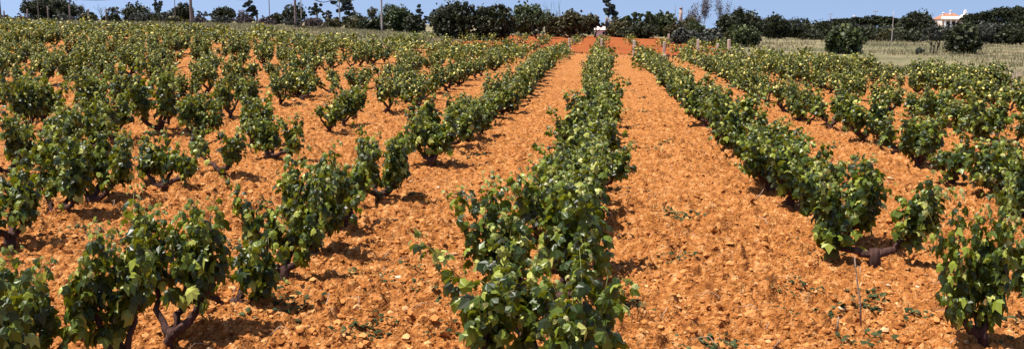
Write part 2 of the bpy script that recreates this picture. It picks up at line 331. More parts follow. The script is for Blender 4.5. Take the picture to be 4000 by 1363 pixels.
# ------------------------------------------------------------------ grapevines
def vine_meshes(seed, h=.85, spread=.42, arms=3, leafy=1.0, vshape=False, armdirs=None, hi=True, stretchy=1.15, armh=.36, skirt=1.0):
    h = h*1.08; rg = np.random.default_rng(seed); tr = MB(); fo = MB(); ca = MB()
    hs = rg.uniform(.10, .17)
    lean = rg.normal(0, .03, 2)
    top = np.array([lean[0], lean[1], hs])
    n = 5; pts = np.array([[lean[0]*t*t, lean[1]*t*t, -.08+(hs+.08)*t] for t in np.linspace(0, 1, n)])+rg.normal(0, .008, (n, 3))
    tr.tube(pts, np.linspace(.055, .046, n)*rg.uniform(.85, 1.2), 8, rough=.35, rng=rg)
    ends = []
    a0 = rg.uniform(0, 2*PI)
    for k in range(arms):
        if armdirs: a, L, ah = armdirs[k]
        else: a = a0+2*PI*k/arms+rg.normal(0, .35); L = spread*rg.uniform(.6, 1.1)*(.75 if abs(math.cos(a)) > .7 else 1); ah = armh*rg.uniform(.75, 1.3)
        m = 7; P = []
        for t in np.linspace(0, 1, m):
            r_ = L*(t**.8); z = hs*.8+(ah-hs*.8)*(t**1.5)
            P.append([top[0]+math.cos(a)*r_, top[1]+math.sin(a)*r_, z])
        P = np.array(P); P[1:] += rg.normal(0, .016, (m-1, 3)); P[0] = [top[0], top[1], hs*.7]
        tr.tube(P, np.linspace(.038, .018, m), 7, rough=.45, rng=rg)
        tr.tube(np.array([P[-1], P[-1]+rg.normal(0, .03, 3)+[0, 0, .05]]), [.026, .012], 6, rough=.4, rng=rg)
        ends.append((P, a, L))
        if L > .25 and rg.random() < .6:
            q = P[4]; e = q+np.array([rg.normal(0, .06), rg.normal(0, .06), .12]); tr.tube(np.array([q, (q+e)/2+rg.normal(0, .01, 3), e]), [.026, .02, .014], 6, rough=.4, rng=rg)
            ends.append((np.array([q, q, q, q, q, q, e]), a, L*.5))
    cas = []
    for P, a, L in ends:
        ca = MB(); cas.append(ca)
        ns = max(3, int(round(6.0*leafy*(.8+.4*rg.random())*3/len(ends))))
        for s in range(ns):
            b = P[-1]*(1-.45*rg.random()*(s > 1))+P[3]*(.0) if s < 2 else P[rg.integers(4, 7)]*1.0
            d = np.array([math.cos(a)*.16*rg.random()+rg.normal(0, .15), math.sin(a)*.16*rg.random()+rg.normal(0, .15)*stretchy, 1.0]); d /= np.linalg.norm(d)
            top_h = h*(rg.uniform(.72, 1.0) if s else 1.05*rg.uniform(.92, 1.12)); Ls = max(.18, (top_h-b[2])/max(.5, d[2]))
            if rg.random() < .13: d = np.array([d[0]*2.4, d[1]*2.4, .6]); d /= np.linalg.norm(d); Ls *= .65     # lax shoot that flops outwards
            m = 7; curve = rg.normal(0, .10, 2)
            T = np.linspace(0, 1, m); Q = b[None]+d[None]*(T[:, None]*Ls); Q[:, 0] += curve[0]*T**2; Q[:, 1] += curve[1]*T**2; Q[:, 2] -= .10*T**3*rg.random()
            if hi: ca.tube(Q, np.linspace(.0055, .002, m), 4)
            else: ca.tube(Q[::3], np.linspace(.006, .003, 3), 3)
            nl = int(Ls/.0165)
            tt = np.clip(np.linspace(.0, 1.0, nl)+rg.normal(0, .03, nl), 0, 1)
            pos = np.stack([np.interp(tt, T, Q[:, i]) for i in range(3)], -1)
            ang = np.arange(nl)*2.4+rg.uniform(0, 6)+rg.normal(0, .5, nl)
            out = np.stack([np.cos(ang), np.sin(ang), rg.uniform(-.25, .35, nl)], -1)
            pl = .030+.085*(1-tt*.6)*rg.random(nl)
            sz = (.050+.052*(1-tt)**.7)*rg.uniform(.65, 1.35, nl)
            pos = pos+out*pl[:, None]
            tip = out*.7+np.stack([rg.normal(0, .5, nl), rg.normal(0, .5, nl), rg.uniform(-1.5, -.1, nl)], -1)
            nor = out*.7+np.stack([rg.normal(0, .42, nl), rg.normal(0, .42, nl), rg.uniform(.05, .95, nl)], -1)
            pos[:, 2] = np.maximum(pos[:, 2], .06)
            mi = ((tt > .88) & (rg.random(nl) < .75)).astype(int)
            mi[rg.random(nl) < .035] = 1
            sz = np.where(mi == 1, sz*.7, sz)
            leaves(fo, pos, tip, nor, sz, mi, hi)
    # skirt and inner leaves
    ni = max(3, int(34*leafy*skirt))
    es = np.array([e[0][rg.integers(2, 7)] for e in [ends[i] for i in rg.integers(0, len(ends), ni)]])
    pos = es+rg.normal(0, 1, (ni, 3))*np.array([.09, .09, .07])+[0, 0, .10]; pos[:, 2] = np.maximum(pos[:, 2], .05)
    out = unit(pos-np.array([0, 0, .3])); 
    leaves(fo, pos, out*.5+rg.normal(0, .5, (ni, 3))-[0, 0, .5], out*.6+rg.normal(0, .45, (ni, 3))+[0, 0, .4], rg.uniform(.07, .12, ni), 0, hi)
    return tr.mesh('trunk', M['bark']), fo.mesh('foliage', [M['leaf'] if hi else M['leaf2'], M['young']]), [c_.mesh('shoots', M['cane']) for c_ in cas if c_.n]
def place_vine(meshes, x, y, rz, sc=1.0, full=True):
    e = empty('grapevine', (x, y, float(terrain(x, y))-.03), rz); e.scale = (sc, sc, sc)
    link('trunk', meshes[0], e); link('foliage', meshes[1], e)
    if full:
        for m_ in meshes[2]: link('shoots', m_, e)
    return e
VG = 'bush-trained grapevines in rows'
placed = []       # (x, y, row, object-or-None, trait)
def hv(px, py, label, **kw):
    x, y = ground_at(px, py); rz = kw.pop('rz', 0); sc = kw.pop('sc', 1.0)
    e = place_vine(vine_meshes(1000+len(placed)*7, **kw), x, y, rz, sc)
    if px < 1500: e.scale = (.74, .82, .98) if py > 1050 else (.84, .92, 1.0)
    if px > 3800 and py > 1200: e.scale = (.62, .7, 1.02)
    tag(e, label, 'grapevine', VG); placed.append((x, y))
    return e
A = math.radians
hv(2110, 1560, 'leafy green vine at the bottom of the centre row, nearest the viewer', h=.80, arms=5, leafy=1.4, spread=.52)
hv(2170, 1200, 'vine in the centre row with its dark forked trunk showing through the leaves', h=.90, leafy=1.0, arms=4, armdirs=[(A(150), .50, .34), (A(60), .3, .36), (A(195), .52, .42), (A(10), .38, .30)])
hv(2190, 1035, 'bushy vine in the centre row just behind the one with its forked trunk showing', h=.92, arms=5, leafy=1.5, spread=.54)
hv(2250, 885, 'third full vine up the centre row, its shoots leaning right', h=.88, arms=5, leafy=1.5, spread=.50)
hv(3410, 1030, 'open V-shaped vine with bare brown arms and one leafy shoot on its right arm', h=.78, leafy=.75, arms=2, armdirs=[(A(12), .44, .38), (A(168), .40, .22)])
hv(3275, 945, 'round leafy vine just left of the open V-shaped vine on the right', h=.80, arms=4, leafy=1.5, spread=.34)
hv(3850, 1345, 'tall pointed vine at the lower right corner with one high shoot', h=.98, leafy=.85, skirt=.3, arms=3, armdirs=[(A(95), .20, .42), (A(172), .24, .26), (A(10), .12, .30)])
hv(4050, 1210, 'vine cut off by the right edge beside the tall pointed vine', h=.72, leafy=1.1, arms=3)
hv(3080, 800, 'twisted-trunk vine in the first row right of the path, behind the round leafy one', h=.82, leafy=1.4, arms=4, spread=.40)
hv(3010, 730, 'dense vine on a dark bare stump in the first row right of the path', h=.82, leafy=1.3, arms=4, spread=.38)
hv(3725, 718, 'small low vine standing alone on two purple-brown stems at the right', h=.52, leafy=.8, arms=3, spread=.26)
hv(3896, 770, 'leafy vine with thin dark leg near the right edge, right of the small low vine', h=.78, leafy=1.2, arms=3, spread=.34)
hv(3997, 860, 'vine half cut by the right edge below the leafy one with thin dark leg', h=.72, leafy=1.1, arms=3)
hv(3497, 598, 'small V-shaped vine with bare lower arms and a leafy tuft on each', h=.60, leafy=.6, arms=2, armdirs=[(A(10), .42, .32), (A(140), .20, .22)])
hv(3452, 566, 'thin vine with a pale upright trunk beside the small V-shaped vine', h=.62, leafy=.55, arms=2, armdirs=[(A(160), .20, .34), (A(60), .2, .3)])
hv(3368, 550, 'big bushy vine with long low arm reaching left, second row right of the path', h=.88, leafy=1.5, arms=4, spread=.42)
hv(3245, 500, 'dense vine with bare horizontal arm in the second row right of the path', h=.80, leafy=1.3, arms=4)
hv(90, 1560, 'large-leaved vine filling the lower left corner', h=.95, leafy=.85, skirt=.3, arms=4, spread=.38)
hv(455, 1480, 'vine with tall thin shoot at the bottom edge, right of the corner vine', h=.92, leafy=.55, skirt=0, arms=3, spread=.22)
hv(655, 1345, 'sprawling vine with bare dark arm leaning left and large drooping leaves', h=.92, leafy=.75, skirt=0, arms=3, armdirs=[(A(140), .42, .50), (A(35), .36, .44), (A(85), .3, .5)])
hv(905, 1225, 'low vine with leaves hanging to the ground beside the sprawling vine', h=.60, leafy=.75, arms=3, armdirs=[(A(10), .34, .20), (A(180), .34, .20), (A(80), .2, .3)])
hv(1117, 1100, 'vine on a thick black stump with light green leaves on both sides', h=.74, leafy=.75, arms=3, armdirs=[(A(30), .34, .34), (A(165), .38, .38), (A(80), .2, .3)])
hv(1235, 975, 'tall vine behind the thick black stump, leaves catching the light', h=.88, leafy=1.25, arms=3, spread=.3)
hv(1475, 792, 'full vine with two trunk legs in the first row left of the centre row', h=.84, leafy=1.25, arms=4, spread=.4)
hv(1687, 645, 'vine with thick purple-brown forked trunk bare at its foot', h=.80, leafy=1.15, arms=4, armdirs=[(A(150), .28, .36), (A(100), .2, .4), (A(30), .26, .38), (A(70), .35, .4)])
hv(1345, 885, 'small leafy vine on a reddish stem between the two-legged and the tall vine', h=.74, leafy=1.0, arms=3, spread=.3)
hv(30, 966, 'ragged vine at the left edge on a leaning brown trunk', h=.78, leafy=.85, arms=3, spread=.3)
hv(228, 862, 'vine with thick upright brown trunk near the left edge', h=.86, leafy=.85, arms=3, armdirs=[(A(150), .34, .42), (A(40), .30, .4), (A(80), .3, .4)])
hv(355, 800, 'dark vine with V-shaped black legs, leaves lit on its right side', h=.86, leafy=1.1, arms=3, armdirs=[(A(160), .16, .34), (A(25), .42, .36), (A(90), .3, .4)])
hv(635, 742, 'vine with three bare arms spread low like a claw', h=.66, leafy=.8, arms=4, armdirs=[(A(150), .4, .25), (A(60), .18, .3), (A(10), .42, .26), (A(100), .2, .3)])
hv(870, 683, 'open V-shaped vine with a leafy tuft on its left arm, left of the tall vine', h=.70, leafy=.65, arms=2, armdirs=[(A(15), .26, .30), (A(155), .45, .30)])
hv(1050, 622, 'leafy vine with long bare arm trailing right, second row left of centre', h=.70, leafy=1.1, arms=3, armdirs=[(A(5), .50, .22), (A(140), .3, .3), (A(80), .2, .3)])
hv(40, 690, 'leaning vine with bare black legs at the left edge, behind the ragged one', h=.82, leafy=1.0, arms=3)
hv(205, 660, 'dense dark vine near the left edge behind the upright brown trunk', h=.86, leafy=1.35, arms=4)
hv(345, 610, 'dark-based bushy vine in the third row left of centre', h=.84, leafy=1.3, arms=4)
hv(745, 558, 'vine with a black trunk and bare forked arm on its right', h=.84, leafy=1.0, arms=3, armdirs=[(A(10), .45, .34), (A(150), .3, .4), (A(80), .3, .4)])

# the rest of the rows
prot = []
rp = random.Random(5)
for i in range(14):
    kw = [dict(h=.84, arms=4, leafy=1.35, spread=.40), dict(h=.74, arms=3, leafy=1.05, spread=.36), dict(h=.92, arms=4, leafy=1.3, spread=.44), dict(h=.66, arms=3, leafy=.8, spread=.34),
          dict(h=.80, arms=4, leafy=1.5, spread=.46), dict(h=.86, arms=3, leafy=1.1, spread=.32), dict(h=.72, arms=2, leafy=.7, spread=.40)][i % 7]
    prot.append((vine_meshes(300+i*13, hi=(i < 7), **kw), ['full', 'mid-sized', 'tall', 'sparse', 'broad bushy', 'upright', 'thin open'][i % 7]))
cand = []
for k in range(-17, 6):
    x0 = ROW0+PITCHX*k; y = rp.uniform(4.5, 5.5)
    sp = 1.35 if k > -2 else 1.38
    while y < (62 if k >= -5 else 56+abs(k)*.1):
        gap = .05 if k > -2 else .08
        xx = x0+rp.gauss(0, .09 if k > -2 else .2)+.25*math.sin(y*.11+k)*(1 if k not in (0, 1) else .2); yy = y+rp.gauss(0, .14)
        y += sp
        if rp.random() < gap: continue
        u = xx/yy
        if u < -.80 or u > .52 or yy < 5.0: continue
        if xx > right_edge(yy)-.4: continue
        if min((math.hypot((xx-a), (yy-b)*1.0) for a, b in placed)) < .95: continue
        z = float(terrain(xx, yy)); p = project(xx, yy, z+.4)
        if p is None or p[0] < -60 or p[0] > W+60: continue
        q = project(xx, yy, z+.85)
        if q[1] > H+40: continue
        # near hand-placed area: keep out of the visible soil in front of the hand-set vines
        if p[2] < 9.5 and k not in (0,): continue
        cand.append((p[2], xx, yy, k))
# second, younger block beyond the cross track
for k in range(-6, 5):
    x0 = ROW0+PITCHX*k*1.0; y = 69.
    while y < 92+rp.uniform(-4, 4):
        if rp.random() < .45 and (abs(x0-1.2) > .6): cand.append((y+2, x0+rp.gauss(0, .1), y, 100+k))
        y += 1.5
cand.sort()
NI = 300-len(placed)
def rown(k):
    o = ['first', 'second', 'third', 'fourth', 'fifth', 'sixth', 'seventh', 'eighth', 'ninth', 'tenth', 'eleventh', 'twelfth', 'thirteenth', 'fourteenth', 'fifteenth', 'sixteenth', 'seventeenth']
    if k == 0: return 'the centre row'
    return '%s row %s centre' % (o[abs(k)-1], 'left of' if k < 0 else 'right of')
ORD = {}
def ordn(n):
    a = ['first', 'second', 'third', 'fourth', 'fifth', 'sixth', 'seventh', 'eighth', 'ninth', 'tenth', 'eleventh', 'twelfth', 'thirteenth', 'fourteenth', 'fifteenth', 'sixteenth', 'seventeenth', 'eighteenth', 'nineteenth']
    if n <= 19: return a[n-1]
    t = {2: 'twenty', 3: 'thirty', 4: 'forty', 5: 'fifty'}[n//10]
    return {'twenty': 'twentieth', 'thirty': 'thirtieth', 'forty': 'fortieth', 'fifty': 'fiftieth'}[t] if n % 10 == 0 else t+'-'+a[n % 10-1]
rowcount = {}
for a, b in placed:
    k = round((a-ROW0)/PITCHX); rowcount[k] = rowcount.get(k, 0)+1
for dpt, xx, yy, k in cand[:NI]:
    rowcount[k] = rowcount.get(k, 0)+1
    pi = rp.randrange(7)+(0 if dpt < 22 else 7); ms, trait = prot[pi]
    sz_ = rp.uniform(.84, 1.12); e = place_vine(ms, xx, yy, rp.uniform(-.5, .5)+rp.choice([0, PI]), sz_, dpt < 24)
    if k < -1 and yy < 26: e.scale = (sz_*rp.uniform(.72, 1.0), sz_*rp.uniform(.8, 1.12), sz_*rp.uniform(.9, 1.08))
    tag(e, '%s green vine, %s from the front in %s' % (trait, ordn(rowcount[k]), rown(k)), 'grapevine', VG)
rg = np.random.default_rng(77); mb = MB()
for dpt, xx, yy, k in cand[NI:]:
    z = float(terrain(xx, yy)); n = int(110 if k < 50 else 70); hh = (rg.uniform(.62, .95) if k < 50 else rg.uniform(.6, .9))
    mb.tube(np.array([[xx, yy, z-.05], [xx+rg.normal(0, .05), yy, z+.15], [xx+rg.normal(0, .1), yy, z+.4]]), [.05, .045, .03], 5, 2)
    c = rg.normal(0, 1, (4, 3))*np.array([.26, .3, .12])+[0, 0, hh*.55]
    P = c[rg.integers(0, 4, n)]+rg.normal(0, 1, (n, 3))*np.array([.17, .18, .17]); P[:, 2] = np.clip(P[:, 2], .08, hh+.15*rg.random(n))
    out = unit(P-[0, 0, .3]); P = P+[xx, yy, z]
    leaves(mb, P, out*.5+rg.normal(0, .5, (n, 3))-[0, 0, .4], out*.4+rg.normal(0, .5, (n, 3))+[0, 0, .6], rg.uniform(.10, .17, n), (rg.random(n) < .10).astype(int), False)
tag(build(mb, 'distant_grapevines', [M['leaf2'], M['young'], M['bark']]), 'yellow-green mass of far vines along the back of the vineyard', 'grapevines', kind='stuff')
print('VINES', len(placed), len(cand))

# single twigs that stand up from the soil
def twig(pts, label, leaf=None):
    P = []
    (bx, by) = pts[0]; x, y = ground_at(bx, by); z = float(terrain(x, y)); dep = project(x, y, z)[2]
    for (px, py) in pts: P.append([x+(px-bx)/F*dep, y, z+(by-py)/F*dep/math.cos(PITCH+.1)])
    mb = MB(); mb.tube(np.array(P)-[x, y, z], np.linspace(.008, .004, len(P)), 5)
    o = build(mb, 'dead_stick', M['twig']); o.location = (x, y, z); tag(o, label, 'stick'); return o
twig([(3363, 1277), (3355, 1180), (3340, 1110), (3330, 1050), (3322, 1000)], 'thin tall dead stick standing in the soil right of the path')
twig([(3268, 1300), (3270, 1270), (3272, 1240)], 'short stub of stick with a pale tip, left of the tall one')
twig([(2950, 780), (2965, 765), (2975, 750), (2980, 740)], 'short pale stick leaning by the dark bare stump')
twig([(3683, 718), (3686, 700), (3690, 685)], 'pale stick beside the small low vine at the right')

# ------------------------------------------------------------------ trees
def crown_leaves(mb, rg, C_, R_, n, size, mi=0, flat=1.0, vertical=False):
    """C_ clump centres, R_ radii; leaf quads in gaussian-ish balls"""
    idx = rg.integers(0, len(C_), n); d = unit(rg.normal(0, 1, (n, 3)))*(rg.random(n)**.45)[:, None]; d[:, 2] *= flat
    P = C_[idx]+d*R_[idx][:, None]
    tip = rg.normal(0, 1, (n, 3)); nor = d*.8+rg.normal(0, .7, (n, 3))+[0, 0, .3]
    if vertical: tip = tip*.4-[0, 0, 1]
    R = frames(tip, nor); T = np.array([[-.42, 0, 0], [.1, -.45, .08], [.5, .1, 0], [.0, .55, -.1]])
    s = size*rg.uniform(.6, 1.4, n)
    mb.addmany(P[:, None, :]+np.einsum('kj,nji->nki', T, R)*s[:, None, None], [(0, 1, 2, 3)], mi)
def branch(mb, rg, p, d, L, r, depth, spread=.5, ends=None, sides=5, up=.15):
    m = 5; P = [p]; q = p.copy(); dd = d.copy()
    for i in range(m-1):
        dd = unit(dd+rg.normal(0, .13, 3)+[0, 0, up*.2]); q = q+dd*L/(m-1); P.append(q.copy())
    mb.tube(np.array(P), np.linspace(r, r*.6, m), sides)
    if depth == 0:
        if ends is not None: ends.append(q)
        return
    for k in range(rg.integers(2, 4)):
        nd = unit(dd+rg.normal(0, spread, 3)+[0, 0, up]); st = P[-1] if k == 0 else P[rg.integers(2, m)]
        branch(mb, rg, st, nd, L*rg.uniform(.6, .85), max(.008, r*.58), depth-1, spread, ends, max(3, sides-1), up)
TG = None
tree_n = [0]
def tree(px, dep, ytop, wpx, kind, mat, label, name='tree', seed=None, ybase=None, dens=1.0, group=None, cat='tree'):
    tree_n[0] += 1; rg = np.random.default_rng(seed or 5000+tree_n[0]*17)
    x, y, z, ppm = at_depth(px, dep); ztop = z_of(ytop, dep); h = ztop-z; w = wpx/ppm*(1.38 if kind in ('oak', 'bush') else 1.12); h *= 1.07
    e = empty(name, (x, y, z-.05)); tag(e, label, cat, group); tb = MB(); cb = MB()
    if kind in ('oak', 'bush'):
        c0 = .52 if kind == 'oak' else .46; vr = .48 if kind == 'oak' else .50
        low = .10 if kind == 'oak' else .02
        branch(tb, rg, np.array([0, 0, 0.]), np.array([.05, 0, 1.]), h*.35, max(.05, h*.025), 2, .55)
        nl = 11; ld = unit(rg.normal(0, 1, (nl, 3))*[1, 1, .8]); lp = rg.uniform(.5, 1, nl)
        K = int(110*max(1, w/5)); dd = unit(rg.normal(0, 1, (K, 3)))
        lobe = (np.clip((dd@ld.T), 0, 1)**5*lp).max(1); lobe = .58+.42*lobe
        q = rg.uniform(.45, 1.0, K)**.6*lobe
        cr = rg.uniform(.045, .095, K)*(w*.5+h*.5)
        zc = h*(.46 if kind == 'oak' else .40)
        Cc = np.stack([dd[:, 0]*q*(w*.52-cr*.4), dd[:, 1]*q*w*.42, zc+np.where(dd[:, 2] > 0, dd[:, 2]*q*(h*1.04-zc-cr*.5), dd[:, 2]*q*(zc-h*low)*1.15)], -1)
        # fuller at the shoulders than an ellipse
        Cc[:, 2] = np.maximum(Cc[:, 2], h*low+.08)
        crown_leaves(cb, rg, Cc, cr, int(7500*dens*max(1, w*h/16)), max(.12, .026*math.sqrt(w*h)))
        Ci = Cc[:30]*np.array([.6, .6, .85]); crown_leaves(cb, rg, Ci, np.full(30, .14*(w+h)), int(900*dens), .34)
    elif kind == 'umbrella':
        for i in range(5):
            tb.tube(np.array([[w*(-.35+.17*i), 0, 0], [w*(-.35+.17*i)+rg.normal(0, .2), 0, h*.4], [w*(-.36+.18*i)+rg.normal(0, .4), 0, h*.75]]), [.16, .13, .08], 6)
        K = int(120*w/8); Cx = rg.uniform(-.48, .48, K)*w
        prof = np.sqrt(np.clip(1-(Cx/(w*.5))**2, 0, 1))+.10*np.sin(Cx/w*11+seed_phase(rg))
        Cc = np.stack([Cx, rg.uniform(-.3, .3, K)*min(w, 6), h*(.50+.40*prof-.40*rg.random(K)**1.2)], -1)
        crown_leaves(cb, rg, Cc, rg.uniform(.6, 1.0, K)*h*.16, int(9000*dens*w/10), .27, flat=.7)
    elif kind == 'euc':
        ends = []
        branch(tb, rg, np.array([0, 0, 0.]), np.array([0, 0, 1.]), h*.42, .11+h*.02, 3, .42, ends, 6, .25)
        ends = np.array(ends); s_ = np.array([w*.42/(np.abs(ends[:, 0]).max()+.01), 1, h*.90/ends[:, 2].max()])
        e2 = ends*s_
        K = len(e2)
        Cc = np.concatenate([e2, e2*.75+rg.normal(0, .2, (K, 3))]); Rr = rg.uniform(.035, .085, len(Cc))*h*(1.35 if dens > 1.4 else 1)
        crown_leaves(cb, rg, Cc, Rr, int(3200*dens*max(1, h/6)), .17, vertical=True, flat=.6)
        # stretch limbs the same way
        for vv in tb.v: vv *= s_
    elif kind in ('bare', 'sparse'):
        ends = []
        for q in range(2 if kind == 'bare' else 3):
            branch(tb, rg, np.array([rg.normal(0, .1), 0, 0.]), unit(np.array([rg.normal(0, .35), 0, 1.])), h*.36, .035+h*.009, 4 if kind == 'bare' else 3, .42, ends, 5, .3)
        ends = np.array(ends); s_ = np.array([w*.48/(np.abs(ends[:, 0]).max()+.01), 1, h*.98/ends[:, 2].max()])
        for vv in tb.v: vv *= s_
        e2 = ends*s_
        if kind == 'sparse' or dens > 1.01: e3 = np.concatenate([e2, e2*.84, e2*.68+rg.normal(0, .1, e2.shape)]) if mat == 'mauve' else e2; crown_leaves(cb, rg, e3, np.full(len(e3), .08*h), int(900*dens), .13)
        elif dens > .5: crown_leaves(cb, rg, e2, np.full(len(e2), .05*h), 220, .08)
    build(tb, 'trunk', M['palebark'] if (kind == 'euc' or mat == 'mauve') else M['tbark'], e)
    if cb.n: build(cb, 'crown', CR[mat], e)
    return e
def seed_phase(rg): return rg.uniform(0, 6)

